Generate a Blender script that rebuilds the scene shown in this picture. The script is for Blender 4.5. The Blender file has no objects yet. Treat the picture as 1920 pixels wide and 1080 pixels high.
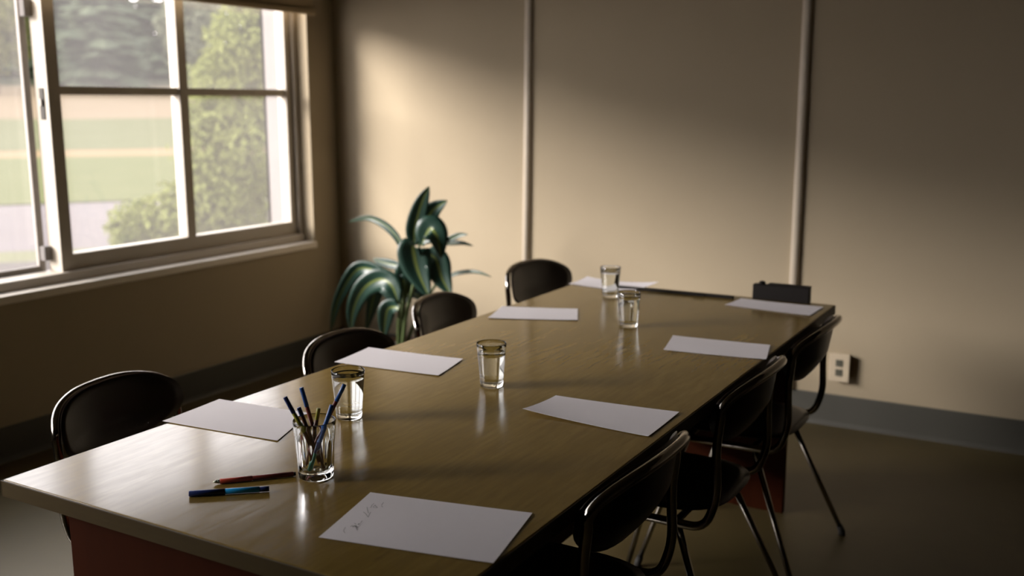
import bpy, bmesh, math, random
from mathutils import Vector, Matrix, noise
random.seed(7)
sc = bpy.context.scene
C = sc.collection
PI = math.pi

# ------------------------------------------------------------------ camera
cam = bpy.data.objects.new('camera', bpy.data.cameras.new('camera'))
C.objects.link(cam)
YAW, PIT, ROL = math.radians(29.919), math.radians(10.36), math.radians(-0.079)
fw = Vector((-math.sin(YAW)*math.cos(PIT), math.cos(YAW)*math.cos(PIT), -math.sin(PIT)))
rt = Vector((math.cos(YAW), math.sin(YAW), 0)); up = rt.cross(fw)
R2 = rt*math.cos(ROL) + up*math.sin(ROL); U2 = -rt*math.sin(ROL) + up*math.cos(ROL)
M = Matrix((R2, U2, -fw)).transposed().to_4x4(); M.translation = (0, 0, 1.4062)
cam.matrix_world = M
cam.data.sensor_width = 36.0
cam.data.lens = 1886.16*36/1920
cam.data.clip_end = 600
cam.data.dof.use_dof = True
cam.data.dof.focus_distance = 1.98
cam.data.dof.aperture_fstop = 2.9
sc.camera = cam

# ------------------------------------------------------------------ sky, sun, exposure
w = bpy.data.worlds.new('sky'); sc.world = w; w.use_nodes = True
nt = w.node_tree; nt.nodes.clear()
out = nt.nodes.new('ShaderNodeOutputWorld'); bg = nt.nodes.new('ShaderNodeBackground')
tc = nt.nodes.new('ShaderNodeTexCoord'); sep = nt.nodes.new('ShaderNodeSeparateXYZ')
rp = nt.nodes.new('ShaderNodeValToRGB')
rp.color_ramp.elements[0].position = 0.0; rp.color_ramp.elements[0].color = (0.95, 0.88, 0.86, 1)
rp.color_ramp.elements[1].position = 0.7; rp.color_ramp.elements[1].color = (0.80, 0.82, 0.88, 1)
nt.links.new(tc.outputs['Generated'], sep.inputs[0]); nt.links.new(sep.outputs['Z'], rp.inputs[0])
nt.links.new(rp.outputs[0], bg.inputs['Color']); bg.inputs['Strength'].default_value = 4.4
nt.links.new(bg.outputs[0], out.inputs[0])

sun = bpy.data.objects.new('sun', bpy.data.lights.new('sun', 'SUN')); C.objects.link(sun)
sun.data.energy = 9.0
sun.data.angle = math.radians(28)
sun.data.color = (1.0, 0.93, 0.88)
sun_dir = Vector((0.68, 0.66, -0.41)).normalized()
sun.rotation_euler = sun_dir.to_track_quat('-Z', 'Y').to_euler()
sun.location = (-20, -20, 12)

sc.view_settings.view_transform = 'Standard'
sc.view_settings.look = 'None'
sc.view_settings.exposure = 0.34
sc.view_settings.gamma = 1.0
sc.view_settings.use_curve_mapping = False

# ------------------------------------------------------------------ helpers
def tag(o, label=None, cat=None, group=None, kind=None):
    if label: o['label'] = label
    if cat: o['category'] = cat
    if group: o['group'] = group
    if kind: o['kind'] = kind
    return o

def empty(name, loc=(0, 0, 0), rz=0.0):
    o = bpy.data.objects.new(name, None); C.objects.link(o)
    o.location = loc; o.rotation_euler = (0, 0, rz); o.empty_display_size = 0.05
    return o

def obj(name, bm, mat, parent=None, smooth=False):
    me = bpy.data.meshes.new(name)
    bmesh.ops.recalc_face_normals(bm, faces=bm.faces[:])
    bm.to_mesh(me); bm.free()
    for p in me.polygons: p.use_smooth = smooth
    me.materials.append(mat)
    o = bpy.data.objects.new(name, me); C.objects.link(o)
    if parent: o.parent = parent
    return o

def kids(o):
    return [c for c in bpy.data.objects if c.parent == o]

def copy_tree(o, parent=None):
    ch = kids(o)
    c = o.copy(); C.objects.link(c)
    if parent: c.parent = parent
    for k in ch: copy_tree(k, c)
    return c

def add_box(bm, lo, hi, bev=0.0):
    g = bmesh.ops.create_cube(bm, size=1)
    vs = g['verts']
    for v in vs:
        v.co = Vector([lo[i] + (v.co[i] + 0.5)*(hi[i] - lo[i]) for i in range(3)])
    if bev > 0:
        es = list({e for v in vs for e in v.link_edges})
        bmesh.ops.bevel(bm, geom=es, offset=bev, segments=2, profile=0.5, affect='EDGES')
    return bm

def box(name, lo, hi, mat, parent=None, bev=0.0):
    return obj(name, add_box(bmesh.new(), lo, hi, bev), mat, parent)

def add_tube(bm, pts, r, n=10, caps=True):
    pts = [Vector(p) for p in pts]
    rr = r if isinstance(r, (list, tuple)) else [r]*len(pts)
    rings = []; ref = None
    for i, p in enumerate(pts):
        t = (pts[min(i+1, len(pts)-1)] - pts[max(i-1, 0)]).normalized()
        if ref is None:
            ref = t.orthogonal().normalized()
        ref = (ref - t*ref.dot(t)).normalized()
        b = t.cross(ref)
        rings.append([bm.verts.new(p + (ref*math.cos(a) + b*math.sin(a))*rr[i]) for a in [2*PI*k/n for k in range(n)]])
    for a, b in zip(rings, rings[1:]):
        for k in range(n):
            bm.faces.new((a[k], a[(k+1) % n], b[(k+1) % n], b[k]))
    if caps:
        bm.faces.new(rings[0][::-1]); bm.faces.new(rings[-1])
    return bm

def add_lathe(bm, prof, n=40, flute=None):
    """prof: list of (r, z); r == 0 closes at the axis. flute(r, z, a) -> r"""
    rings = []
    for r, z in prof:
        if r <= 1e-6:
            rings.append([bm.verts.new((0, 0, z))])
        else:
            ring = []
            for k in range(n):
                a = 2*PI*k/n
                q = flute(r, z, a) if flute else r
                ring.append(bm.verts.new((q*math.cos(a), q*math.sin(a), z)))
            rings.append(ring)
    for a, b in zip(rings, rings[1:]):
        if len(a) == 1 and len(b) == 1: continue
        for k in range(n):
            k2 = (k+1) % n
            if len(a) == 1: bm.faces.new((a[0], b[k2], b[k]))
            elif len(b) == 1: bm.faces.new((a[k], a[k2], b[0]))
            else: bm.faces.new((a[k], a[k2], b[k2], b[k]))
    return bm

def catmull(P, n):
    P = [Vector(p) for p in P]; P = [P[0]*2 - P[1]] + P + [P[-1]*2 - P[-2]]
    m = len(P) - 3; res = []
    for i in range(n+1):
        t = i/n*m; k = min(int(t), m-1); t -= k
        a, b, c, d = P[k:k+4]
        res.append(0.5*((2*b) + (c-a)*t + (2*a-5*b+4*c-d)*t*t + (3*b-a-3*c+d)*t**3))
    return res

def fillet(pts, r, seg=6):
    pts = [Vector(p) for p in pts]; res = [pts[0]]
    for a, b, c in zip(pts, pts[1:], pts[2:]):
        u = (a-b).normalized(); v = (c-b).normalized()
        d = min(r, (a-b).length*.45, (c-b).length*.45)
        p, q = b+u*d, b+v*d
        for i in range(seg+1):
            t = i/seg
            res.append(p*(1-t)**2 + b*2*t*(1-t) + q*t*t)
    res.append(pts[-1]); return res

# ------------------------------------------------------------------ materials
def new_mat(name):
    m = bpy.data.materials.new(name); m.use_nodes = True
    return m, m.node_tree, m.node_tree.nodes['Principled BSDF']

def mix_rgb(nt, fac, a, b):
    n = nt.nodes.new('ShaderNodeMix'); n.data_type = 'RGBA'
    for sock, v in ((n.inputs[0], fac), (n.inputs[6], a), (n.inputs[7], b)):
        if hasattr(v, 'is_linked'): nt.links.new(v, sock)
        else: sock.default_value = v if isinstance(v, float) else (*v, 1)
    return n.outputs[2]

def noise_tex(nt, scale, detail=3.0, stretch=(1, 1, 1), rough=0.55, coord='Object'):
    t = nt.nodes.new('ShaderNodeTexCoord'); mp = nt.nodes.new('ShaderNodeMapping')
    mp.inputs['Scale'].default_value = stretch
    n = nt.nodes.new('ShaderNodeTexNoise'); n.inputs['Scale'].default_value = scale
    n.inputs['Detail'].default_value = detail; n.inputs['Roughness'].default_value = rough
    nt.links.new(t.outputs[coord], mp.inputs[0]); nt.links.new(mp.outputs[0], n.inputs['Vector'])
    return n.outputs['Fac']

def ramp(nt, fac, p0, p1, c0=(0, 0, 0), c1=(1, 1, 1)):
    r = nt.nodes.new('ShaderNodeValToRGB')
    r.color_ramp.elements[0].position = p0; r.color_ramp.elements[0].color = (*c0, 1)
    r.color_ramp.elements[1].position = p1; r.color_ramp.elements[1].color = (*c1, 1)
    nt.links.new(fac, r.inputs[0]); return r.outputs[0]

def bump(nt, bsdf, h, strength, dist=0.002):
    b = nt.nodes.new('ShaderNodeBump'); b.inputs['Strength'].default_value = strength
    b.inputs['Distance'].default_value = dist
    nt.links.new(h, b.inputs['Height']); nt.links.new(b.outputs[0], bsdf.inputs['Normal'])

def simple(name, col, rough=0.5, metal=0.0, col2=None, scale=20, bmp=0.0, stretch=(1, 1, 1), spec=0.5):
    m, nt, b = new_mat(name)
    b.inputs['Roughness'].default_value = rough; b.inputs['Metallic'].default_value = metal
    b.inputs['Specular IOR Level'].default_value = spec
    n = noise_tex(nt, scale, 4, stretch)
    c2 = col2 or tuple(c*0.85 for c in col)
    nt.links.new(mix_rgb(nt, n, col, c2), b.inputs['Base Color'])
    if bmp: bump(nt, b, n, bmp)
    return m

m_wall = simple('wall_paint', (0.412, 0.342, 0.240), 0.85, col2=(0.387, 0.319, 0.220), scale=3.0, spec=0.2)
nt_ = m_wall.node_tree
bump(nt_, nt_.nodes['Principled BSDF'], noise_tex(nt_, 900, 2), 0.25, 0.001)
m_ceiling = simple('ceiling_paint', (0.50, 0.42, 0.30), 0.9, scale=4, spec=0.2)
m_room = simple('low_bounce_paint', (0.055, 0.042, 0.022), 0.9, scale=3, spec=0.2)  # unseen walls and ceiling, coloured dark to hold down bounce light
m_trim = simple('trim_paint', (0.70, 0.61, 0.49), 0.5, scale=8)
m_frame = simple('window_frame_paint', (0.50, 0.445, 0.375), 0.55, col2=(0.45, 0.40, 0.33), scale=10)
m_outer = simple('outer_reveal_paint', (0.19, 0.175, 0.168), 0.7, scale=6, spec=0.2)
m_sill = simple('sill_paint', (0.85, 0.77, 0.66), 0.45, scale=8)
m_blind = simple('blind_fabric', (0.50, 0.40, 0.26), 0.9, scale=200, bmp=0.2, spec=0.1)
m_base = simple('baseboard_vinyl', (0.075, 0.072, 0.060), 0.5, scale=6)
m_floor = simple('floor_linoleum', (0.095, 0.071, 0.026), 0.45, col2=(0.072, 0.053, 0.019), scale=9, bmp=0.03)
m_vinyl = simple('chair_vinyl', (0.022, 0.013, 0.008), 0.36, scale=260, bmp=0.12, col2=(0.015, 0.010, 0.007))
m_chrome = simple('chrome', (0.42, 0.39, 0.35), 0.12, 1.0, scale=5)
m_rubber = simple('rubber', (0.02, 0.018, 0.016), 0.7)
m_paper = simple('paper', (0.90, 0.86, 0.88), 0.8, col2=(0.88, 0.84, 0.86), scale=60, bmp=0.05, spec=0.1)
m_ink = simple('pencil_line', (0.22, 0.21, 0.20), 0.7)
m_panel = simple('mahogany_panel', (0.038, 0.0085, 0.0022), 0.6, spec=0.04, col2=(0.027, 0.006, 0.0016), scale=6, stretch=(6, 6, .5), bmp=0.03)
m_edge = simple('table_edge', (0.062, 0.042, 0.012), 0.5, spec=0.2, col2=(0.045, 0.028, 0.008), scale=20, stretch=(1, 1, 8))
m_black = simple('black_plastic', (0.008, 0.006, 0.005), 0.55, spec=0.2)
m_gold = simple('grey_metal_tip', (0.35, 0.38, 0.28), 0.35, 0.8)
m_latch = simple('latch_metal', (0.035, 0.03, 0.025), 0.45, 0.5)
m_plate = simple('outlet_plate', (0.62, 0.52, 0.38), 0.4)
m_socket = simple('outlet_socket', (0.12, 0.115, 0.085), 0.5)
m_pot = simple('pot_ceramic', (0.045, 0.022, 0.012), 0.4)
m_soil = simple('soil', (0.03, 0.02, 0.012), 0.95, scale=80, bmp=0.6)
m_stem = simple('plant_stem', (0.07, 0.10, 0.03), 0.5, scale=30)

def pen_mat(name, col, rough=0.3): return simple(name, col, rough)
m_navy = pen_mat('pen_navy', (0.018, 0.035, 0.16))
m_sky = pen_mat('pen_light_blue', (0.02, 0.36, 0.80))
m_blue = pen_mat('pen_blue', (0.02, 0.10, 0.36))
m_red = pen_mat('pen_red', (0.60, 0.08, 0.04))
m_maroon = pen_mat('pen_maroon', (0.18, 0.03, 0.02))
m_brown = pen_mat('pen_brown', (0.11, 0.032, 0.014))
m_olive = pen_mat('pen_olive', (0.34, 0.32, 0.03))
m_teal = pen_mat('pen_teal', (0.05, 0.32, 0.22))

# table top: worn honey laminate, grain along the length
m_top, nt, b = new_mat('table_laminate')
g1 = noise_tex(nt, 3.0, 5, (5, 0.7, 1)); g2 = noise_tex(nt, 26, 5, (3.0, 0.35, 1), 0.65)
c = mix_rgb(nt, ramp(nt, g1, .3, .7), (0.290, 0.195, 0.048), (0.230, 0.150, 0.034))
c = mix_rgb(nt, ramp(nt, g2, .36, .66), (0.205, 0.132, 0.030), c)
fl = ramp(nt, noise_tex(nt, 9, 3, (3.0, 0.8, 1)), .19, .27)
c = mix_rgb(nt, fl, (0.15, 0.095, 0.026), c)
nt.links.new(c, b.inputs['Base Color'])
b.inputs['Specular IOR Level'].default_value = 0.85
r_ = nt.nodes.new('ShaderNodeMapRange'); r_.inputs['To Min'].default_value = 0.215; r_.inputs['To Max'].default_value = 0.15
nt.links.new(ramp(nt, g2, .3, .62), r_.inputs['Value']); nt.links.new(r_.outputs[0], b.inputs['Roughness'])
bump(nt, b, noise_tex(nt, 400, 2), 0.01, 0.0005)

# tumbler glass and water
def glass_mat(name, ior, col=(1, 1, 1)):
    m, nt, b = new_mat(name)
    b.inputs['Base Color'].default_value = (*col, 1); b.inputs['Roughness'].default_value = 0.0
    b.inputs['Transmission Weight'].default_value = 1.0; b.inputs['IOR'].default_value = ior
    return m
m_glass = glass_mat('tumbler_glass', 1.47, (0.97, 0.99, 0.98)); m_water = glass_mat('water', 1.33)

# window pane: clear, mirror-like at grazing angles, with a translucent veil added to haze the view
m_pane = bpy.data.materials.new('window_glass'); m_pane.use_nodes = True
nt = m_pane.node_tree; nt.nodes.clear()
o_ = nt.nodes.new('ShaderNodeOutputMaterial'); tr = nt.nodes.new('ShaderNodeBsdfTransparent')
gl = nt.nodes.new('ShaderNodeBsdfGlossy'); gl.inputs['Roughness'].default_value = 0.02
fr = nt.nodes.new('ShaderNodeFresnel'); ge = nt.nodes.new('ShaderNodeNewGeometry')   # same reflectance on both faces of the thin pane
io = nt.nodes.new('ShaderNodeMapRange'); io.inputs['To Min'].default_value = 1.45; io.inputs['To Max'].default_value = 1/1.45
nt.links.new(ge.outputs['Backfacing'], io.inputs['Value']); nt.links.new(io.outputs[0], fr.inputs['IOR'])
tl = nt.nodes.new('ShaderNodeBsdfTranslucent'); tl.inputs['Color'].default_value = (0.9, 0.86, 0.84, 1)
mx1 = nt.nodes.new('ShaderNodeMixShader'); mx2 = nt.nodes.new('ShaderNodeMixShader')
nt.links.new(fr.outputs[0], mx1.inputs[0]); nt.links.new(tr.outputs[0], mx1.inputs[1]); nt.links.new(gl.outputs[0], mx1.inputs[2])
dn = nt.nodes.new('ShaderNodeMapRange'); dn.inputs['To Min'].default_value = 0.02; dn.inputs['To Max'].default_value = 0.045
nt.links.new(noise_tex(nt, 1.2, 3), dn.inputs['Value']); nt.links.new(dn.outputs[0], mx2.inputs[0])
nt.links.new(mx1.outputs[0], mx2.inputs[1]); nt.links.new(tl.outputs[0], mx2.inputs[2]); nt.links.new(mx2.outputs[0], o_.inputs[0])

# striped leaf: dark green with a yellow midrib (U runs across the blade)
m_leaf, nt, b = new_mat('striped_leaf')
uv = nt.nodes.new('ShaderNodeUVMap'); sp = nt.nodes.new('ShaderNodeSeparateXYZ'); nt.links.new(uv.outputs[0], sp.inputs[0])
ab = nt.nodes.new('ShaderNodeMath'); ab.operation = 'SUBTRACT'; ab.inputs[1].default_value = 0.5; nt.links.new(sp.outputs['X'], ab.inputs[0])
a2 = nt.nodes.new('ShaderNodeMath'); a2.operation = 'ABSOLUTE'; nt.links.new(ab.outputs[0], a2.inputs[0])
rib = ramp(nt, a2.outputs[0], 0.03, 0.075, (1, 1, 1), (0, 0, 0))
wv = nt.nodes.new('ShaderNodeTexWave'); wv.inputs['Scale'].default_value = 3.2; wv.inputs['Distortion'].default_value = 1.0
nt.links.new(uv.outputs[0], wv.inputs['Vector'])
c = mix_rgb(nt, wv.outputs['Fac'], (0.009, 0.034, 0.022), (0.022, 0.062, 0.045))
c = mix_rgb(nt, rib, c, (0.15, 0.19, 0.045))
nt.links.new(c, b.inputs['Base Color']); b.inputs['Roughness'].default_value = 0.40
b.inputs['Specular IOR Level'].default_value = 0.6

# ------------------------------------------------------------------ room shell
XW, YB, ZC = -3.671, 4.423, 2.75
XO = -3.935                     # outer face of the window wall
WY0, WY1, WZ0, WZ1 = -1.05, 4.205, 0.655, 2.25
XR, YF = 3.6, -3.2
def struct(o, label, cat): return tag(o, label, cat, kind='structure')

bm = bmesh.new()
add_box(bm, (XO, YF-.2, -0.6), (XW, YB+.2, WZ0)); add_box(bm, (XO, YF-.2, WZ1), (XW, YB+.2, ZC+.1))
add_box(bm, (XO, YF-.2, WZ0), (XW, WY0, WZ1)); add_box(bm, (XO, WY1, WZ0), (XW, YB+.2, WZ1))
struct(obj('wall_left', bm, m_wall), 'beige painted wall with the wide window in it', 'wall')
struct(box('wall_back', (XW, YB, -0.02), (XR, YB+.2, ZC+.05), m_wall), 'beige wall at the far end behind the table, with two vertical battens', 'wall')
struct(box('wall_right', (XR, YF, -0.02), (XR+.2, YB+.2, ZC+.05), m_room), 'side wall right of the camera, out of view, darkened to bounce less light', 'wall')
struct(box('wall_front', (XW, YF-.2, -0.02), (XR+.2, YF, ZC+.05), m_room), 'wall behind the camera, out of view, darkened to bounce less light', 'wall')
struct(box('floor', (XW, YF, -0.1), (XR, YB, 0), m_floor), 'olive brown linoleum floor under the table and chairs', 'floor')
struct(box('ceiling', (XW, YF, ZC), (XR, YB, ZC+.1), m_room), 'ceiling above the room, out of view, darkened to bounce less light', 'ceiling')

def skirting(name, a, b, n_out, label):
    a, b, n_out = Vector(a), Vector(b), Vector(n_out)
    prof = [(0, 0), (.011, 0), (.0075, .006), (.005, .02), (.004, .139), (.002, .143), (0, .143)]
    bm = bmesh.new(); R = []
    for p in (a, b): R.append([bm.verts.new(p + n_out*x + Vector((0, 0, z))) for x, z in prof])
    for k in range(len(prof)-1): bm.faces.new((R[0][k], R[0][k+1], R[1][k+1], R[1][k]))
    bm.faces.new(R[0]); bm.faces.new(R[1])
    return struct(obj(name, bm, m_base), label, 'baseboard')
skirting('baseboard_back', (XW, YB, 0), (XR, YB, 0), (0, -1, 0), 'dark grey vinyl baseboard along the far wall, right of the table')
skirting('baseboard_left', (XW, YF, 0), (XW, YB, 0), (1, 0, 0), 'dark vinyl baseboard under the window')

def batten(name, x, lean, label):
    prof = [(-.021, 0), (-.021, -.004)] + [(-.021*math.cos(PI*k/10), -.004-.019*math.sin(PI*k/10)) for k in range(1, 10)] + [(.021, -.004), (.021, 0)]
    bm = bmesh.new(); R = []
    for z in (.143, ZC):
        R.append([bm.verts.new((x + px + lean*(z-1.2), YB+py, z)) for px, py in prof])
    for k in range(len(prof)-1): bm.faces.new((R[0][k], R[0][k+1], R[1][k+1], R[1][k]))
    bm.faces.new(R[0]); bm.faces.new(R[1])
    return struct(obj(name, bm, m_trim, smooth=True), label, 'batten')
batten('trim_1', -2.452, 0.012, 'pale rounded vertical batten on the far wall above the black chair, left of two')
batten('trim_2', -1.103, 0.0, 'pale rounded vertical batten on the far wall behind the small black box, right of two')

# sill board and outside reveal
bm = bmesh.new(); add_box(bm, (-3.75, WY0, WZ0), (XW+.012, WY1+.012, WZ0+.012), .004)
add_box(bm, (XW, WY0-.02, WZ0-.022), (XW+.012, WY1+.012, WZ0+.004), .003)
struct(obj('trim_3', bm, m_sill), 'pale painted window sill with a bright front lip', 'sill')
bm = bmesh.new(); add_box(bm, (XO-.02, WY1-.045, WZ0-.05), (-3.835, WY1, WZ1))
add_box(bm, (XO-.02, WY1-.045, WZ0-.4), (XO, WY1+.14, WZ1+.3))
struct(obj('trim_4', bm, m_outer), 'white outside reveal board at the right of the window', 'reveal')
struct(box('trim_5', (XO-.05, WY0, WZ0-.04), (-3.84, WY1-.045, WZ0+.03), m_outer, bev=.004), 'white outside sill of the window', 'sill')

# window_1: the right sash with four panes; window_2: the left sash
FX0, FX1 = -3.84, -3.755
w1 = struct(empty('window_1', (0, 0, 0)), 'right hand window sash of four panes with a grey painted frame', 'window')
bm = bmesh.new()
add_box(bm, (FX0-.01, WY0+.001, WZ0+.012), (FX1+.025, WY1-.001, WZ0+.052), .003)
add_box(bm, (FX0, WY1-.03, WZ0+.05), (FX1+.012, WY1-.001, WZ1-.001), .003)
add_box(bm, (FX0, WY0+.001, WZ1-.05), (FX1+.012, WY1-.001, WZ1-.001), .003)
obj('outer_frame', bm, m_frame, w1)
SX0, SX1 = -3.825, -3.765
Y0, Y1 = 2.70, 4.175
box('stile', (SX0-.01, Y0, .706), (SX1+.012, Y0+.058, 2.2), m_frame, w1, .002)
box('stile', (SX0, Y1-.042, .706), (SX1, Y1, 2.2), m_frame, w1, .002)
box('rail', (SX0, Y0+.058, .706), (SX1, Y1-.042, .776), m_frame, w1, .002)
box('rail', (SX0, Y0+.058, 2.15), (SX1, Y1-.042, 2.2), m_frame, w1, .002)
box('mullion', (SX0, 3.405, .776), (SX1, 3.458, 2.15), m_frame, w1, .003)
for ya, yb in ((Y0+.058, 3.405), (3.458, Y1-.042)):
    box('muntin', (SX0+.006, ya, 1.448), (SX1-.008, yb, 1.484), m_frame, w1, .003)
    for za, zb in ((.776, 1.448), (1.484, 2.15)):
        box('pane', (-3.797, ya, za), (-3.793, yb, zb), m_pane, w1)
lt = box('latch', (-3.808, Y0-.004, 1.345), (-3.778, Y0, 1.475), m_latch, w1, .0015)
box('latch_knob', (-3.797, Y0-.012, 1.40), (-3.787, Y0-.004, 1.43), m_chrome, lt, .002)
m_frame2 = simple('dark_frame_paint', (0.26, 0.23, 0.20), 0.6, scale=10)  # frame paint in a darker tone for the left sash
w2 = struct(empty('window_2', (0, 0, 0)), 'left hand window sash with one large pane, cut by the left picture edge', 'window')
LX0, LX1 = -3.878, -3.858
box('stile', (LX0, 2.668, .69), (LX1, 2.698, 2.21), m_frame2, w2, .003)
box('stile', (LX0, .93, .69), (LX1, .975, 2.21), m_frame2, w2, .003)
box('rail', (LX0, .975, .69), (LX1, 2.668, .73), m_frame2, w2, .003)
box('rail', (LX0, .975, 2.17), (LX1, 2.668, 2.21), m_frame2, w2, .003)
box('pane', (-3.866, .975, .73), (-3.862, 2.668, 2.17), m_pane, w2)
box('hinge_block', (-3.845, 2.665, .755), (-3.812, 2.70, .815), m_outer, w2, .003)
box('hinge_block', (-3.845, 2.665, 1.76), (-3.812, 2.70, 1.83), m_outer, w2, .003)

w3 = struct(empty('added_window', (0, 0, 0)), 'third window sash added beside the camera to light the near table, out of view', 'window')  # unseen opening, added to let more daylight onto the near table
box('stile', (SX0-.01, WY0+.01, .706), (SX1, WY0+.055, 2.2), m_frame, w3, .003)
box('stile', (SX0-.01, .872, .706), (SX1+.012, .93, 2.2), m_frame, w3, .003)
box('rail', (SX0, WY0+.055, .706), (SX1, .872, .776), m_frame, w3, .003)
box('rail', (SX0, WY0+.055, 2.15), (SX1, .872, 2.2), m_frame, w3, .003)
box('mullion', (SX0, -.33, .776), (SX1, -.28, 2.15), m_frame, w3, .003)
for ya, yb in ((WY0+.055, -.33), (-.28, .872)):
    box('pane', (-3.797, ya, .776), (-3.793, yb, 2.15), m_pane, w3)

# roller blind, lowered over the top of the window
bl = tag(empty('roller_blind', (XW+.012, 2.58, 2.4)), 'beige roller blind lowered over the top of the window with a dark hem bar', 'blind')
def bl_box(n, lo, hi, m, bev=0.0):
    o = box(n, lo, hi, m, None, bev); o.parent = bl; o.matrix_parent_inverse = Matrix.Translation(bl.location).inverted(); return o
bl_box('fabric', (XW+.012, 0.90, 1.895), (XW+.0145, 4.245, 2.40), m_blind)
bl_box('hem_bar', (XW+.002, 0.89, 1.872), (XW+.030, 4.255, 1.900), m_blind, .004)
o = obj('roller', add_tube(bmesh.new(), [(XW+.03, 0.90, 2.40), (XW+.03, 4.245, 2.40)], .028, 16), m_blind, None, True)
o.parent = bl; o.matrix_parent_inverse = Matrix.Translation(bl.location).inverted()
for yy in (.88, 4.247): bl_box('bracket', (XW, yy, 2.365), (XW+.065, yy+.012, 2.44), m_frame)

# power outlet on the far wall
ol = tag(empty('power_outlet', (-.8825, YB, .276)), 'cream surface mounted power outlet on the far wall near the floor', 'outlet')
obj('box_body', add_box(bmesh.new(), (-.038, -.034, -.056), (.038, 0, .056), .004), m_plate, ol)
obj('cover_plate', add_box(bmesh.new(), (-.043, -.040, -.062), (.043, -.034, .062), .0025), m_plate, ol)
for dz in (-.021, .021):
    bm = bmesh.new(); add_box(bm, (-.015, -.0425, dz-.0155), (.015, -.040, dz+.0155), .001)
    s = obj('socket', bm, m_socket, ol)
    bm = bmesh.new()
    add_box(bm, (-.008, -.0432, dz-.002), (-.005, -.0425, dz+.009)); add_box(bm, (.005, -.0432, dz-.002), (.008, -.0425, dz+.009))
    add_box(bm, (-.002, -.0432, dz-.011), (.002, -.0425, dz-.006))
    obj('slot', bm, m_black, s)

# ------------------------------------------------------------------ outdoors
AZ = math.radians(50); D = Vector((-math.sin(AZ), math.cos(AZ), 0)); S = Vector((math.cos(AZ), math.sin(AZ), 0))
PROF = [(0, -.5), (40, -.5), (50, -.48), (80, .30), (115, 3.1), (160, 8.5), (230, 12)]
def gz(d):
    for (a, za), (b_, zb) in zip(PROF, PROF[1:]):
        if d <= b_: return za + (zb-za)*(d-a)/(b_-a)
    return PROF[-1][1]
def at(d, s, dz=0.0): 
    p = D*d + S*s; p.z = gz(d) + dz; return p
def ground_mat(name, a, b_, scale, stretch=(1, 1, 1)):
    m = simple(name, a, 0.95, col2=b_, scale=scale, spec=0.05, stretch=stretch); return m
g_grass = ground_mat('grass_green', (0.061, 0.068, 0.025), (0.085, 0.086, 0.036), 0.9)
g_grass2 = ground_mat('far_grass', (0.068, 0.070, 0.032), (0.085, 0.085, 0.044), 0.25)
g_dry = ground_mat('dry_grass', (0.165, 0.111, 0.061), (0.136, 0.100, 0.051), 0.5)
g_field = ground_mat('stubble', (0.144, 0.108, 0.070), (0.119, 0.090, 0.056), 0.12)
g_road = ground_mat('road_asphalt', (0.122, 0.106, 0.104), (0.104, 0.090, 0.086), 0.8)
g_verge = ground_mat('verge_grass', (0.113, 0.107, 0.063), (0.086, 0.090, 0.048), 1.6)
g_pave = ground_mat('yard_paving', (0.088, 0.076, 0.070), (0.070, 0.061, 0.053), 2.0, (1, 1, 1))
g_hill = ground_mat('hill_floor', (0.027, 0.030, 0.016), (0.038, 0.038, 0.022), 0.2)
def strip(name, d0, d1, mat, label, step=1.0, wob=0.15, s0=-120, s1=120, lift=0.0):
    bm = bmesh.new(); rows = []
    nd = max(2, int((d1-d0)/step)); ns = 48
    for i in range(nd+1):
        d = d0 + (d1-d0)*i/nd; row = []
        for k in range(ns+1):
            s = s0 + (s1-s0)*(k/ns)
            dd = d + (noise.noise((s*.13, d0*3.1 if i == 0 else d1*3.1, 0))*wob if i in (0, nd) else 0)
            row.append(bm.verts.new(at(dd, s, lift)))
        rows.append(row)
    for a, b_ in zip(rows, rows[1:]):
        for k in range(ns): bm.faces.new((a[k], a[k+1], b_[k+1], b_[k]))
    return struct(obj(name, bm, mat), label, 'ground')
strip('yard', 4.6, 13.4, g_pave, 'reddish paved yard just outside the window', 2, .1, -20, 20, .03)
strip('verge', 13.2, 14.5, g_verge, 'narrow yellowish grass verge before the road', 1, .1, -40, 40, .012)
strip('road', 14.2, 21.9, g_road, 'pale grey road seen through the window', 2, .15, -60, 60, 0)
strip('meadow', 21.6, 40.4, g_grass, 'bright green meadow beyond the road', 2, .5, -80, 80, .02)
strip('track', 39.8, 47.5, g_dry, 'tan dirt track between two strips of grass', 2, 1.2, -90, 90, .01)
strip('far_meadow', 46.5, 81, g_grass2, 'paler green meadow beyond the dirt track', 4, 1.5, -120, 120, .02)
strip('stubble_field', 80, 117, g_field, 'tan stubble field rising to the trees', 5, 1.5, -140, 140, .0)
strip('hillside', 116, 230, g_hill, 'wooded hillside rising behind the field', 8, 1.0, -160, 160, .0)

def foliage_mat(name, a, b_, scale=1.5):
    m, nt, b = new_mat(name)
    nt.links.new(mix_rgb(nt, noise_tex(nt, scale, 3), a, b_), b.inputs['Base Color'])
    b.inputs['Roughness'].default_value = 0.8; b.inputs['Specular IOR Level'].default_value = 0.15
    c = b.inputs['Base Color'].links[0].from_socket
    tl = nt.nodes.new('ShaderNodeBsdfTranslucent'); mx = nt.nodes.new('ShaderNodeMixShader'); mx.inputs[0].default_value = 0.4
    nt.links.new(c, tl.inputs['Color']); nt.links.new(b.outputs[0], mx.inputs[1]); nt.links.new(tl.outputs[0], mx.inputs[2])
    nt.links.new(mx.outputs[0], nt.nodes['Material Output'].inputs[0])
    return m
f_dark = foliage_mat('conifer_needles', (0.033, 0.052, 0.030), (0.104, 0.119, 0.067), .6)
f_light = foliage_mat('pale_leaves', (0.104, 0.116, 0.070), (0.141, 0.147, 0.095), .5)
f_olive = foliage_mat('olive_leaves', (0.085, 0.092, 0.030), (0.17, 0.165, 0.060), .5)
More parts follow.
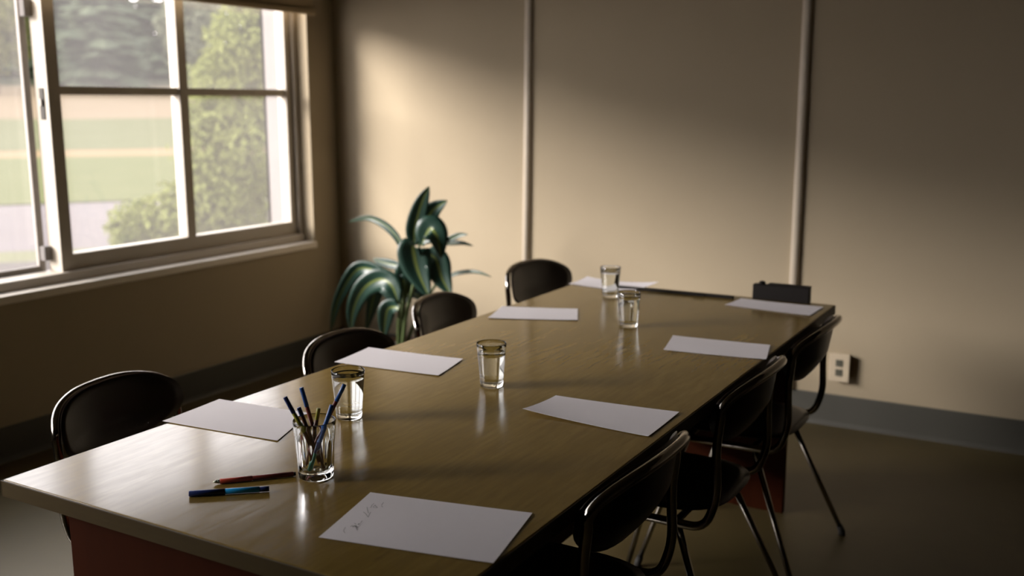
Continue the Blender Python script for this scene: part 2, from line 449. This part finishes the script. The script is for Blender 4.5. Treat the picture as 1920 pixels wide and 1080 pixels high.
f_bush = foliage_mat('bush_leaves', (0.094, 0.113, 0.027), (0.218, 0.226, 0.070), 2.2)
m_bark = simple('bark', (0.10, 0.075, 0.05), 0.9, scale=20, bmp=0.4)

def conifer(name, h, rad, seed, mat):
    rnd = random.Random(seed); root = empty(name)
    bm = bmesh.new(); n = 20
    for i in range(n):
        t = i/(n-1); z = h*(.06 + .93*t); r = rad*(1-t)**.75*(.8+.4*rnd.random()) + .15
        k = 9 if t < .8 else 6
        off = rnd.random()*6.28
        for j in range(k):
            a = off + 2*PI*j/k + rnd.uniform(-.3, .3); L = r*rnd.uniform(.75, 1.1)
            u = Vector((math.cos(a), math.sin(a), 0)); v = Vector((-u.y, u.x, 0))
            droop = rnd.uniform(.18, .42)
            prev = None
            for q in range(5):
                f = q/4; c_ = u*(L*f) + Vector((0, 0, z - droop*L*f*f + .05*L*f))
                wd = L*.34*(math.sin(PI*min(1, f*.85+.12)))
                hang = Vector((0, 0, -wd*.55))
                row = (bm.verts.new(c_ - v*wd + hang), bm.verts.new(c_), bm.verts.new(c_ + v*wd + hang))
                if prev:
                    bm.faces.new((prev[0], prev[1], row[1], row[0])); bm.faces.new((prev[1], prev[2], row[2], row[1]))
                prev = row
    o = obj('crown', bm, mat, root)
    obj('trunk', add_tube(bmesh.new(), [(0, 0, -.5), (0, 0, h*.5), (0, 0, h*.97)], [h*.018, h*.011, .02], 8), m_bark, root)
    return root

def leafy(name, lobes, n, size, mat, seed, trunk=None):
    rnd = random.Random(seed); root = empty(name); bm = bmesh.new()
    tot = sum(l[3]**2 for l in lobes)
    for (x, y, z, r, sq) in lobes:
        for _ in range(int(n*r*r/tot)):
            d = Vector((rnd.gauss(0, 1), rnd.gauss(0, 1), rnd.gauss(0, 1))).normalized()
            rr = r*(rnd.random()**.35)*(1+.22*noise.noise(d*2.3 + Vector((seed, x, z))))
            c_ = Vector((x, y, z)) + Vector((d.x*rr, d.y*rr, d.z*rr*sq))
            if c_.z < .02: continue
            nn = (d + Vector((rnd.uniform(-1, 1), rnd.uniform(-1, 1), rnd.uniform(-.6, 1.2)))).normalized()
            t = nn.orthogonal().normalized(); b_ = nn.cross(t); ang = rnd.random()*6.28
            t, b_ = t*math.cos(ang)+b_*math.sin(ang), b_*math.cos(ang)-t*math.sin(ang)
            s = size*rnd.uniform(.6, 1.3)
            bm.faces.new([bm.verts.new(c_ + p) for p in (-t*s, b_*s*.5 + nn*s*.15, t*s, -b_*s*.5 + nn*s*.15)])
    tag(obj('foliage', bm, mat, root), kind='stuff')
    bm = bmesh.new()
    for st in (trunk or []): add_tube(bm, st[0], st[1], 7)
    obj('stem', bm, m_bark, root)
    return root

c1 = conifer('conifer_tree', 12.5, 4.3, 3, f_dark)
c2 = conifer('conifer_tree', 11.5, 4.0, 11, f_dark)
spots = []
for row, (d, n0) in enumerate(((119, 9), (130, 9), (142, 9))):
    for k in range(n0):
        spots.append((d + random.uniform(-1.5, 1.5), -52 + (row % 2)*4.9 + k*9.8 + random.uniform(-.6, .6)))
used = set()
for i, (d, s) in enumerate(spots):
    if s > 1 + (d-119)*.35 or (d < 124 and -17 < s < -8): continue
    src = (c1, c2)[i % 2]
    o = src if i % 2 not in used else copy_tree(src); used.add(i % 2)
    o.location = at(d, s); o.rotation_euler.z = random.random()*6.28
    k = random.uniform(1.2, 1.42); o.scale = (k*1.1, k*1.1, k)
    tag(o, 'dark green conifer in the wood beyond the fields', 'tree', 'conifers on the wooded hillside')
t_lobes = [(0, 0, 4.5, 3.2, .95), (1.6, .5, 6.6, 2.3, .9), (-1.7, -.6, 6.3, 2.2, .9), (0, .2, 8.2, 1.9, .9)]
t_trunk = [([(0, 0, -.5), (.1, 0, 3), (0, 0, 7)], [.3, .22, .06])]
lt0 = leafy('leafy_tree', t_lobes, 3600, .34, f_light, 5, t_trunk)
for i, (d, s, k) in enumerate(((106, 6.2, 1.08), (110, 13.2, 1.1), (106, 20, 1.0))):
    o = lt0 if i == 0 else copy_tree(lt0)
    o.location = at(d, s); o.rotation_euler.z = i*2.1; o.scale = (k, k, k)
    tag(o, ['pale green leafy tree at the wood edge, left of the three behind the shrub', 'pale green leafy tree at the wood edge, middle of the three behind the shrub',
            'pale green leafy tree at the wood edge, right of the three behind the shrub'][i], 'tree', 'pale leafy trees at the wood edge')
ot = leafy('leafy_tree', t_lobes, 3200, .36, f_olive, 9, t_trunk)
ot.location = at(106, -12.3); ot.scale = (1.05, 1.05, 1.1)
tag(ot, 'olive green leafy tree at the left end of the dark conifers', 'tree')

sh = leafy('tall_shrub', [(0, 0, .6, .66, 1), (.1, -.15, 1.25, .72, 1.05), (-.1, .1, 1.95, .68, 1.1), (.25, .2, 2.7, .6, 1.1), (.35, .3, 3.3, .42, 1.1)], 9500, .062, f_bush, 21,
           [([(.05*i-.1, .04*i-.1, -.05), (.06*i-.1, .05*i-.1, 1.2), (.1*i-.15, .06*i-.1, 2.3)], [.03, .02, .008]) for i in range(5)])
sh.location = at(14.2, 1.15); sh.location.z = -.5
tag(sh, 'tall yellow green leafy shrub just outside the right window panes', 'shrub')
bs = leafy('low_bush', [(0, 0, .42, .55, .9), (-.55, .1, .3, .42, .9), (.45, -.1, .62, .55, .95)], 5200, .055, f_bush, 33,
           [([(.06*i-.1, .03*i-.05, -.05), (.12*i-.2, .05*i-.1, .6)], [.02, .007]) for i in range(5)])
bs.location = at(13.9, .45); bs.location.z = -.5; bs.rotation_euler.z = AZ
tag(bs, 'low green bush by the road, left of the tall shrub', 'shrub')

# ------------------------------------------------------------------ table
TX0, TX1, TY0, TY1, TZ = -1.662, -.711, 1.034, 3.42, .74
tb = tag(empty('conference_table', ((TX0+TX1)/2, (TY0+TY1)/2, 0)), 'long honey brown laminate conference table with reddish end panels', 'table')
def tpart(n, lo, hi, m, bev=0.0):
    o = box(n, lo, hi, m, None, bev); o.parent = tb; o.matrix_parent_inverse = Matrix.Translation(tb.location).inverted(); return o
tpart('tabletop', (TX0+.003, TY0+.003, TZ-.030), (TX1-.003, TY1-.003, TZ), m_top, .002)
tpart('edge_band', (TX0+.003, TY0, TZ-.031), (TX1-.003, TY0+.003, TZ-.001), m_edge, .0008)
tpart('edge_band', (TX0+.003, TY1-.003, TZ-.031), (TX1-.003, TY1, TZ-.001), m_edge, .0008)
tpart('edge_band', (TX0, TY0, TZ-.031), (TX0+.003, TY1, TZ-.001), m_edge, .0008)
tpart('edge_band', (TX1-.003, TY0, TZ-.031), (TX1, TY1, TZ-.001), m_edge, .0008)
tpart('end_panel', (-1.535, 1.075, 0), (-.835, 1.105, TZ-.030), m_panel, .002)
tpart('end_panel', (-1.535, 3.335, 0), (-.835, 3.365, TZ-.030), m_panel, .002)
tpart('stretcher_panel', (-1.197, 1.105, .22), (-1.173, 3.335, TZ-.030), m_panel, .002)

# ------------------------------------------------------------------ chairs
def spow(v, e): return math.copysign(abs(v)**e, v)
def back_x(y, z):
    t = max(0.0, min(1.0, (z-.60)/.15))
    return -.168 - .026*t - .062*(1-min(1, abs(y/.212)**2.4))*min(1, t+.55)

def make_chair():
    root = empty('chair')
    # backrest: a padded oval band, hollow towards the sitter
    bm = bmesh.new(); NR, NA = 8, 48; a_, b_, zc = .212, .078, .690
    def P(r, th, side):
        y = a_*r*spow(math.cos(th), 2/2.9); z = zc + b_*r*spow(math.sin(th), 2/2.6) + .008*(1-(y/a_)**2)*r*math.sin(th)
        th_ = (.013 if side > 0 else .006)*(1-r**6)
        return Vector((back_x(y, z) + .013 + side*th_, y, z))
    sides = []
    for side in (1, -1):
        cen = bm.verts.new(P(0, 0, side)); rings = []
        for i in range(1, NR+1):
            if i == NR and side < 0: rings.append(sides[0][1][-1]); continue
            rings.append([bm.verts.new(P(i/NR, 2*PI*k/NA, side)) for k in range(NA)])
        for k in range(NA): bm.faces.new((cen, rings[0][k], rings[0][(k+1) % NA]))
        for r0, r1 in zip(rings, rings[1:]):
            for k in range(NA): bm.faces.new((r0[k], r1[k], r1[(k+1) % NA], r0[(k+1) % NA]))
        sides.append((cen, rings))
    obj('backrest', bm, m_vinyl, root, True)
    # chromed tube: seat rails, up the sides and over the top of the back
    side = [(.15, 0, .421), (-.165, 0, .421), (-.192, 0, .50), (-.186, 0, .62), (-.194, 0, .690)]
    L = [Vector((x, -.208, z)) for x, _, z in side]; Rr = [Vector((x, .208, z)) for x, _, z in side]
    arch = []
    for k in range(1, 32):
        th = PI - PI*k/32
        y = .208*spow(math.cos(th), 2/2.9); z = .690 + .071*spow(math.sin(th), 2/2.6) + .008*(1-(y/.208)**2)*math.sin(th)
        arch.append(Vector((back_x(y, z) - .004, y, z)))
    path = fillet(L, .05)[:-1] + [L[-1]] + arch + [Rr[-1]] + fillet(Rr[::-1], .05)[1:]
    obj('frame_tube', add_tube(bm_ := bmesh.new(), path, .0105, 12), m_chrome, root, True)
    # seat: thin dished pad with rounded corners and a waterfall front
    bm = bmesh.new(); NR, NA = 8, 44; sides = []
    def Q(r, th, side):
        x = .012 + .198*r*spow(math.cos(th), 2/3.2); y = .200*r*spow(math.sin(th), 2/3.2)
        z = .447 - .010*(1-r*r) - .012*max(0, (x-.12)/.08)**2 + (.012 if side > 0 else -.012)*(1-r**8)
        return Vector((x, y, z))
    for side in (1, -1):
        cen = bm.verts.new(Q(0, 0, side)); rings = []
        for i in range(1, NR+1):
            if i == NR and side < 0: rings.append(sides[0][1][-1]); continue
            rings.append([bm.verts.new(Q(i/NR, 2*PI*k/NA, side)) for k in range(NA)])
        for k in range(NA): bm.faces.new((cen, rings[0][k], rings[0][(k+1) % NA]))
        for r0, r1 in zip(rings, rings[1:]):
            for k in range(NA): bm.faces.new((r0[k], r1[k], r1[(k+1) % NA], r0[(k+1) % NA]))
        sides.append((cen, rings))
    obj('seat', bm, m_vinyl, root, True)
    for x in (-.09, .11):
        obj('cross_bar', add_tube(bmesh.new(), [(x, -.206, .419), (x, .206, .419)], .009, 8), m_chrome, root, True)
    for s in (-1, 1):
        for p, q in (((-.09, .19*s, .418), (-.262, .288*s, .012)), ((.11, .19*s, .418), (.235, .262*s, .012))):
            lg = obj('leg', add_tube(bmesh.new(), [p, q], [.0095, .008], 10), m_chrome, root, True)
            d = (Vector(q)-Vector(p)).normalized()
            obj('foot_cap', add_tube(bmesh.new(), [Vector(q)-d*.022, Vector(q)-d*.002, (q[0], q[1], 0)], [.0105, .011, .0115], 10), m_rubber, lg, True)
    return root

chair0 = make_chair()
R_ = math.radians
chairs = [
 ((-.879, 1.650), 180, 'dark brown tubular steel chair on the near right, nearest the camera, seen from behind'),
 ((-.879, 2.350), 180, 'dark brown tubular steel chair in the middle of the right side, seen from behind'),
 ((-.878, 2.972), 180, 'dark brown tubular steel chair at the far right corner in front of the power outlet'),
 ((-1.845, 1.625), 10, 'dark brown padded chair on the near left by the pens and the table corner'),
 ((-1.65, 2.265), 4, 'dark brown padded chair on the left, half hidden behind the second sheet of paper'),
 ((-1.730, 2.895), 7, 'dark brown padded chair on the left, right in front of the potted plant'),
 ((-1.770, 3.605), -8, 'dark brown padded chair at the far left table corner below the left batten'),
]
for i, ((x, y), rz, lab) in enumerate(chairs):
    o = chair0 if i == 0 else copy_tree(chair0)
    o.location = (x, y, 0); o.rotation_euler.z = R_(rz); o.scale.z = (1.022, 1.018, 1.006, .945, .955, .96, .98)[i]
    tag(o, lab, 'chair', 'chairs around the conference table')

# ------------------------------------------------------------------ sheets of paper
def sheet(corners, label, curl=0.004, bulge=(0, 0, 0, 0)):
    """corners: near-left, far-left, far-right, near-right as (x, y) or (x, y, lift)"""
    cs = [Vector((c[0], c[1], (c[2] if len(c) > 2 else 0))) for c in corners]
    cen = sum(cs, Vector())/4; cen.z = 0
    root = empty('paper_sheet', (cen.x, cen.y, TZ))
    bm = bmesh.new(); n = 14; rows = []
    for i in range(n+1):
        v = i/n; row = []
        for k in range(n+1):
            u = k/n
            p = cs[0]*(1-u)*(1-v) + cs[1]*(1-u)*v + cs[2]*u*v + cs[3]*u*(1-v) - cen
            lift = cs[0].z*((1-u)*(1-v))**2 + cs[1].z*((1-u)*v)**2 + cs[2].z*(u*v)**2 + cs[3].z*(u*(1-v))**2
            p.z = .0008 + lift + curl*(abs(2*u-1)**3*.5 + abs(2*v-1)**3*.5)
            row.append(bm.verts.new(p))
        rows.append(row)
    fs = []
    for a, b_ in zip(rows, rows[1:]):
        for k in range(n): fs.append(bm.faces.new((a[k], a[k+1], b_[k+1], b_[k])))
    r = bmesh.ops.extrude_face_region(bm, geom=fs)
    for g in r['geom']:
        if isinstance(g, bmesh.types.BMVert): g.co.z += .0004
    o = obj('sheet', bm, m_paper, root, False)
    return tag(root, label, 'paper', 'sheets of paper laid on the table'), o
ps, ps_mesh = sheet([(-.997, 1.127), (-1.041, 1.314), (-.753, 1.375), (-.714, 1.185)], 'white sheet of paper with faint pencil writing, nearest the camera', .001)
sheet([(-1.039, 1.851, .006), (-1.032, 1.996), (-.739, 2.017), (-.735, 1.830)], 'white sheet of paper beside the nearest chair on the right', .0022)
sheet([(-1.675, 1.414), (-1.691, 1.592), (-1.440, 1.614), (-1.373, 1.440)], 'white sheet of paper on the near left, partly behind the pen glass', .001)
sheet([(-1.678, 1.983), (-1.700, 2.156), (-1.403, 2.177), (-1.367, 2.008)], 'white sheet of paper on the left just behind the fullest water glass', .0022)
sheet([(-.979, 2.533), (-1.019, 2.711), (-.740, 2.733), (-.704, 2.568)], 'white sheet of paper on the right in front of the middle chair', .0022)
sheet([(-1.032, 3.225), (-1.019, 3.362), (-.737, 3.350), (-.743, 3.190)], 'white sheet of paper at the far right corner before the black box', .0022)
sheet([(-1.615, 2.654), (-1.670, 2.835), (-1.432, 2.921), (-1.355, 2.765)], 'white sheet of paper on the left in front of the plant, alone on bare table', .0022)
sheet([(-1.672, 3.330), (-1.649, 3.442, .012), (-1.345, 3.413, .022), (-1.425, 3.290)], 'white sheet of paper at the far left corner behind two water glasses', .0022)

# faint handwriting on the nearest sheet
strokes = [[(-0.9843, 1.1765), (-0.978, 1.1644), (-0.971, 1.1594)], [(-0.978, 1.1814), (-0.9792, 1.1873), (-0.9736, 1.1826), (-0.9762, 1.1896), (-0.9703, 1.1845), (-0.9737, 1.1905), (-0.9611, 1.1767)], [(-0.9822, 1.1963), (-0.9763, 1.1938)], [(-0.9721, 1.1927), (-0.9752, 1.1989), (-0.9719, 1.1955), (-0.9768, 1.2101)], [(-0.9981, 1.2396), (-0.989, 1.2349), (-0.9779, 1.2265), (-0.9831, 1.2369), (-0.9865, 1.2448)], [(-1.005, 1.2586), (-0.9983, 1.2509), (-0.9876, 1.2399)], [(-0.9994, 1.2583), (-0.9984, 1.2609), (-1.0031, 1.2699), (-1.0043, 1.2771)], [(-0.9965, 1.2629), (-0.9972, 1.2674), (-0.9988, 1.2723), (-0.9936, 1.268), (-0.9882, 1.2647), (-0.9963, 1.263)], [(-0.9927, 1.2882), (-0.9907, 1.2813), (-0.9883, 1.2769)], [(-0.9869, 1.2747), (-0.982, 1.2711)]]
bm = bmesh.new()
for st in strokes:
    pts = catmull([(x-ps.location.x, y-ps.location.y, .0024) for x, y in st], 4*(len(st)-1)) if len(st) > 2 else [Vector((x-ps.location.x, y-ps.location.y, .0024)) for x, y in st]
    prev = None
    for i, p in enumerate(pts):
        t = (pts[min(i+1, len(pts)-1)] - pts[max(i-1, 0)]).normalized(); nrm = Vector((-t.y, t.x, 0))*.00042
        row = (bm.verts.new(p-nrm), bm.verts.new(p+nrm))
        if prev: bm.faces.new((prev[0], row[0], row[1], prev[1]))
        prev = row
hw = obj('handwriting', bm, m_ink, ps); hw['label'] = 'faint grey pencil scribble'

# ------------------------------------------------------------------ tumblers
def tumbler(h=.107, rt_=.0362, rb=.0275, flute=False, level=None):
    root = empty('tumbler'); base = .011 if not flute else .015
    prof = [(0, .0), (rb*.55, .0004), (rb-.003, .0), (rb, .003), (rb+(rt_-rb)*.1, h*.12)]
    for k in range(2, 11): prof.append((rb+(rt_-rb)*k/10, h*(.1+.9*k/10) if k < 10 else h-.0008))
    wl = .0015
    prof += [(rt_-wl*.5, h), (rt_-wl, h-.001)]
    inner = []
    for k in range(0, 11):
        t = 1-k/10; z = base+.004 + (h-base-.006)*t
        inner.append((rb+(rt_-rb)*z/h - wl, z))
    prof += inner + [(inner[-1][0]-.003, base+.0012), (rb*.4, base-.0012), (0, base-.0015)]
    fl = None
    if flute:
        def fl(r, z, a):
            env = max(0, min(1, (z-.014)/.010))*max(0, min(1, (h*.80-z)/.012))
            outer = r > rb+(rt_-rb)*z/h - wl*.5
            return r - (.0016*(abs(math.cos(a*7))**.6)*env if outer else 0)
    bm = add_lathe(bmesh.new(), prof, 84 if flute else 48, fl)
    obj('glass', bm, m_glass, root, True)
    if level:
        zt = base + (h-base)*level; e = .0005
        rz = lambda z: rb+(rt_-rb)*z/h - wl + e
        wp = [(0, base-.0015-e), (rb*.4, base-.0012-e), (inner[-1][0]-.003, base+.0010)]
        wp += [(rz(z), z) for z in [base+.004+(zt-base-.004)*k/8 for k in range(9)]]
        wp += [(rz(zt)-.0012, zt-.0006), (0, zt-.0009)]
        obj('water', add_lathe(bmesh.new(), wp, 48), m_water, root, True)
    return root
tw = []
for (x, y, lv, lab) in ((-1.347, 1.635, .90, 'nearly full water tumbler directly behind the pen glass'),
                        (-1.207, 1.999, .76, 'three quarters full water tumbler alone at the middle of the table'),
                        (-1.185, 2.769, .88, 'water tumbler on bare table, nearer of the two far glasses'),
                        (-1.430, 3.175, .86, 'water tumbler in front of the far left sheet, farthest of all')):
    t = tumbler(level=lv); t.location = (x, y, TZ)
    tag(t, lab, 'glass', 'tumblers of water on the table')
pg = tumbler(.108, .0385, .0315, True); pg.location = (-1.177, 1.330, TZ)
tag(pg, 'fluted glass tumbler holding pens on the near part of the table', 'glass')

# ------------------------------------------------------------------ pens
def pen(a, b_, segs, label, r=.0041, tip=None, group=None):
    """a: top end, b_: bottom end (world). segs: (t0, t1, name, material, radius factor)"""
    a, b_ = Vector(a), Vector(b_); L = (b_-a).length
    root = empty('pen', (0, 0, 0)); root.location = b_
    d = (a-b_).normalized()
    root.rotation_euler = d.to_track_quat('Z', 'Y').to_euler()
    for t0, t1, nm, m, k in segs:
        z0, z1 = L*(1-t1), L*(1-t0); rr = r*k
        o = obj(nm, add_tube(bmesh.new(), [(0, 0, z0), (0, 0, z0+.0006), (0, 0, z1-.0006), (0, 0, z1)], [rr*.9, rr, rr, rr*.9], 12), m, root, True)
    if tip:
        obj('tip', add_tube(bmesh.new(), [(0, 0, -.008), (0, 0, -.004), (0, 0, 0)], [.0008, r*.55, r*.8], 10), tip, root, True)
    return tag(root, label, 'pen', group)
G = 'pens standing in the fluted glass'
zf = .7575
def gp(u, n, z): return (-1.177 + .867*u - .498*n, 1.330 + .498*u + .867*n, z)   # across and along the view, from the glass axis
pen(gp(-.0484, -.0105, .893), gp(.0183, -.0105, zf), [(0, .22, 'cap', m_navy, 1.05), (.22, .48, 'grip', m_olive, 1), (.48, 1, 'barrel', m_brown, 1)], 'pen with dark cap and olive yellow band, leaning furthest left in the glass', .0038, group=G)
pen(gp(-.0255, .0220, .901), gp(.0100, .0220, zf), [(0, .25, 'cap', m_blue, 1.05), (.25, 1, 'barrel', m_maroon, 1)], 'blue topped maroon pen leaning left, second from the left in the glass', .0038, group=G)
pen(gp(-.0265, -.0018, .871), gp(.0130, -.0018, zf), [(0, .14, 'cap', m_navy, 1.05), (.14, 1, 'barrel', m_brown, 1)], 'short dark brown pen leaning left against the glass rim', .0038, group=G)
pen(gp(.0060, .0155, .864), gp(-.0165, .0155, zf), [(0, .2, 'cap', m_olive, 1), (.2, 1, 'barrel', m_brown, 1)], 'short brown pen with yellow green tip, upright at the glass middle', .0038, group=G)
pen(gp(.0556, .0070, .911), gp(-.0220, .0070, zf), [(0, .2, 'cap', m_blue, 1.05), (.2, 1, 'barrel', m_maroon, 1)], 'tallest pen, blue top and maroon barrel, leaning right in the glass', .0038, group=G)
pen(gp(.0358, -.0140, .879), gp(-.0080, -.0218, zf), [(0, .55, 'cap', m_blue, 1.08), (.55, .72, 'grip', m_navy, 1), (.72, 1, 'barrel', m_teal, 1)], 'bright blue pen with teal lower end, leaning right in the glass', .0038, group=G)
rz = TZ+.0046
pen((-1.210, 1.313, rz), (-1.305, 1.214, rz), [(0, .03, 'end_cap', m_black, .8), (.03, .56, 'barrel', m_maroon, 1), (.56, .97, 'grip', m_red, 1.02), (.97, 1, 'collar', m_gold, .85)], 'red pen with maroon barrel lying beside the pen glass', .0044, m_gold)
rz = TZ+.0054
pen((-1.200, 1.233, rz), (-1.304, 1.147, rz), [(0, .12, 'end_clip', m_navy, .92), (.12, .55, 'barrel', m_sky, 1), (.55, 1, 'cap', m_navy, 1.05)], 'light blue pen with navy cap lying nearest the table edge', .0050)

# ------------------------------------------------------------------ black things at the far end
st = tag(empty('edge_strip', (-1.26, 3.352, TZ)), 'long thin black strip lying along the far table edge', 'edge_strip')  # plain black strip, its use not known
st.rotation_euler.z = R_(1.5)
obj('blade', add_box(bmesh.new(), (-.215, -.012, .0005), (.215, .012, .009), .001), m_black, st)
obj('grip', add_box(bmesh.new(), (.075, -.016, .0005), (.115, -.010, .012), .001), m_black, st)
bx = tag(empty('black_box', (-.890, 3.400, TZ)), 'small black box with a knob on top at the far table edge', 'box')
bx.rotation_euler.z = R_(0)
obj('case', add_box(bmesh.new(), (-.097, -.016, 0), (.097, .016, .053), .003), m_black, bx)
obj('lid', add_box(bmesh.new(), (-.045, -.0165, .053), (.098, .0165, .058), .002), m_black, bx)
obj('knob', add_lathe(bmesh.new(), [(0, .053), (.012, .053), (.011, .060), (.006, .064), (0, .065)], 16), m_black, bx, True).location = (-.068, 0, 0)

# ------------------------------------------------------------------ plant
pl = tag(empty('potted_plant', (-2.78, 3.78, 0)), 'potted plant with arching dark green striped leaves in the room corner', 'plant')
def plp(o):
    o.parent = pl; o.matrix_parent_inverse = Matrix.Translation(pl.location).inverted(); return o
obj('pot', add_lathe(bmesh.new(), [(0, 0), (.105, 0), (.112, .01), (.150, .255), (.158, .262), (.158, .285), (.148, .287), (.140, .26), (.10, .25), (0, .25)], 40), m_pot, pl, True)
obj('soil', add_lathe(bmesh.new(), [(0, .249), (.10, .249), (.143, .258), (.143, .264), (.08, .272), (0, .275)], 24), m_soil, pl, True)
view = Vector((-2.78, 3.78, -.8)).normalized()
def leaf(pts, width, phi, base=None):
    P = catmull(pts, 18); n = len(P); bm = bmesh.new(); uvl = bm.loops.layers.uv.new('UVMap'); rows = []; cu = []
    for i, p in enumerate(P):
        t = i/(n-1); tan = (P[min(i+1, n-1)]-P[max(i-1, 0)]).normalized()
        side = tan.cross(view).normalized(); nrm = side.cross(tan).normalized()
        a = R_(phi); side = side*math.cos(a) + nrm*math.sin(a); nrm = side.cross(tan).normalized()
        if nrm.dot(view) > 0: nrm = -nrm
        wd = width*.5*(max(0.0, math.sin(PI*min(1, .06+.94*t)**.85))**.75) + .0012
        if t < .10: wd = max(wd*.5, .004)
        rows.append([bm.verts.new(p + side*wd*q - nrm*wd*(.30*(1-abs(q))-.05)) for q in (-1, -.6, -.25, 0, .25, .6, 1)])
        cu.append(t)
    for i in range(n-1):
        for k in range(6):
            f = bm.faces.new((rows[i][k], rows[i][k+1], rows[i+1][k+1], rows[i+1][k]))
            us = [(-1, -.6, -.25, 0, .25, .6, 1)[q]*.5+.5 for q in (k, k+1, k+1, k)]; vs = (cu[i], cu[i], cu[i+1], cu[i+1])
            for lp, u, v in zip(f.loops, us, vs): lp[uvl].uv = (u, v)
    r = bmesh.ops.extrude_face_region(bm, geom=bm.faces[:])
    for g in r['geom']:
        if isinstance(g, bmesh.types.BMVert): g.co += view*.0012
    return plp(obj('leaf', bm, m_leaf, None, True))
LEAVES = [
    ('A',[(-2.711,3.800,0.759),(-2.707,3.800,0.840),(-2.669,3.800,0.952),(-2.623,3.800,1.038)],0.085,0),
    ('B',[(-2.719,3.840,0.753),(-2.681,3.840,0.845),(-2.635,3.840,0.921),(-2.551,3.840,0.973)],0.100,0),
    ('C',[(-2.645,3.760,0.768),(-2.599,3.760,0.851),(-2.552,3.760,0.818),(-2.532,3.760,0.718)],0.125,20),
    ('D',[(-2.567,3.800,0.776),(-2.514,3.800,0.801),(-2.463,3.800,0.823),(-2.415,3.800,0.829)],0.026,0),
    ('E',[(-2.598,3.860,0.770),(-2.546,3.860,0.774),(-2.485,3.860,0.778),(-2.425,3.860,0.769)],0.025,30),
    ('F',[(-2.773,3.800,0.725),(-2.817,3.800,0.796),(-2.889,3.800,0.848),(-2.982,3.800,0.873),(-3.098,3.800,0.848)],0.037,20),
    ('G',[(-2.642,3.700,0.772),(-2.647,3.700,0.754),(-2.623,3.700,0.661),(-2.564,3.700,0.546)],0.150,0),
    ('H',[(-2.628,3.760,0.747),(-2.563,3.760,0.708),(-2.534,3.760,0.630),(-2.483,3.760,0.551)],0.115,0),
    ('I',[(-2.784,3.800,0.655),(-2.848,3.800,0.659),(-2.904,3.800,0.666),(-2.956,3.800,0.677)],0.045,0),
    ('J',[(-2.754,3.740,0.480),(-2.851,3.740,0.606),(-2.962,3.740,0.639),(-3.040,3.740,0.598),(-3.133,3.740,0.458),(-3.184,3.740,0.302)],0.075,10),
    ('K',[(-2.733,3.700,0.496),(-2.776,3.700,0.582),(-2.849,3.700,0.601),(-2.943,3.700,0.544),(-3.004,3.700,0.439),(-3.023,3.700,0.332)],0.105,0),
    ('L',[(-2.807,3.800,0.456),(-2.879,3.800,0.549),(-2.926,3.800,0.560),(-2.962,3.800,0.464),(-3.011,3.800,0.310)],0.090,20),
    ('M',[(-2.749,3.720,0.461),(-2.776,3.720,0.473),(-2.817,3.720,0.454),(-2.833,3.720,0.384),(-2.845,3.720,0.306)],0.085,0),
    ('N',[(-2.584,3.860,0.596),(-2.530,3.860,0.630),(-2.452,3.860,0.648),(-2.392,3.860,0.648),(-2.329,3.860,0.633)],0.019,20),
    ('O',[(-2.778,3.780,0.485),(-2.761,3.780,0.608),(-2.747,3.780,0.647),(-2.716,3.780,0.604),(-2.709,3.780,0.534)],0.095,10),
    ('P',[(-2.789,3.800,0.466),(-2.750,3.800,0.530),(-2.714,3.800,0.534),(-2.678,3.800,0.514),(-2.661,3.800,0.463)],0.070,30),
]
for nm, pts, wd, phi in LEAVES: leaf(pts, wd, phi)
obj_stem = lambda pts, r: plp(obj('stem', add_tube(bmesh.new(), catmull(pts, 12), [r*(1-.5*i/12) for i in range(13)], 8), m_stem, None, True))
obj_stem([(-2.785, 3.78, .262), (-2.778, 3.78, .41), (-2.745, 3.78, .58), (-2.705, 3.785, .76)], .016)
obj_stem([(-2.77, 3.77, .262), (-2.74, 3.76, .42), (-2.68, 3.75, .60), (-2.640, 3.74, .775)], .012)
obj_stem([(-2.79, 3.77, .262), (-2.775, 3.75, .38), (-2.745, 3.72, .49)], .011)
obj_stem([(-2.80, 3.785, .262), (-2.805, 3.79, .37), (-2.80, 3.80, .47)], .011)
obj_stem([(-2.77, 3.79, .262), (-2.70, 3.82, .45), (-2.61, 3.85, .61), (-2.580, 3.85, .775)], .010)
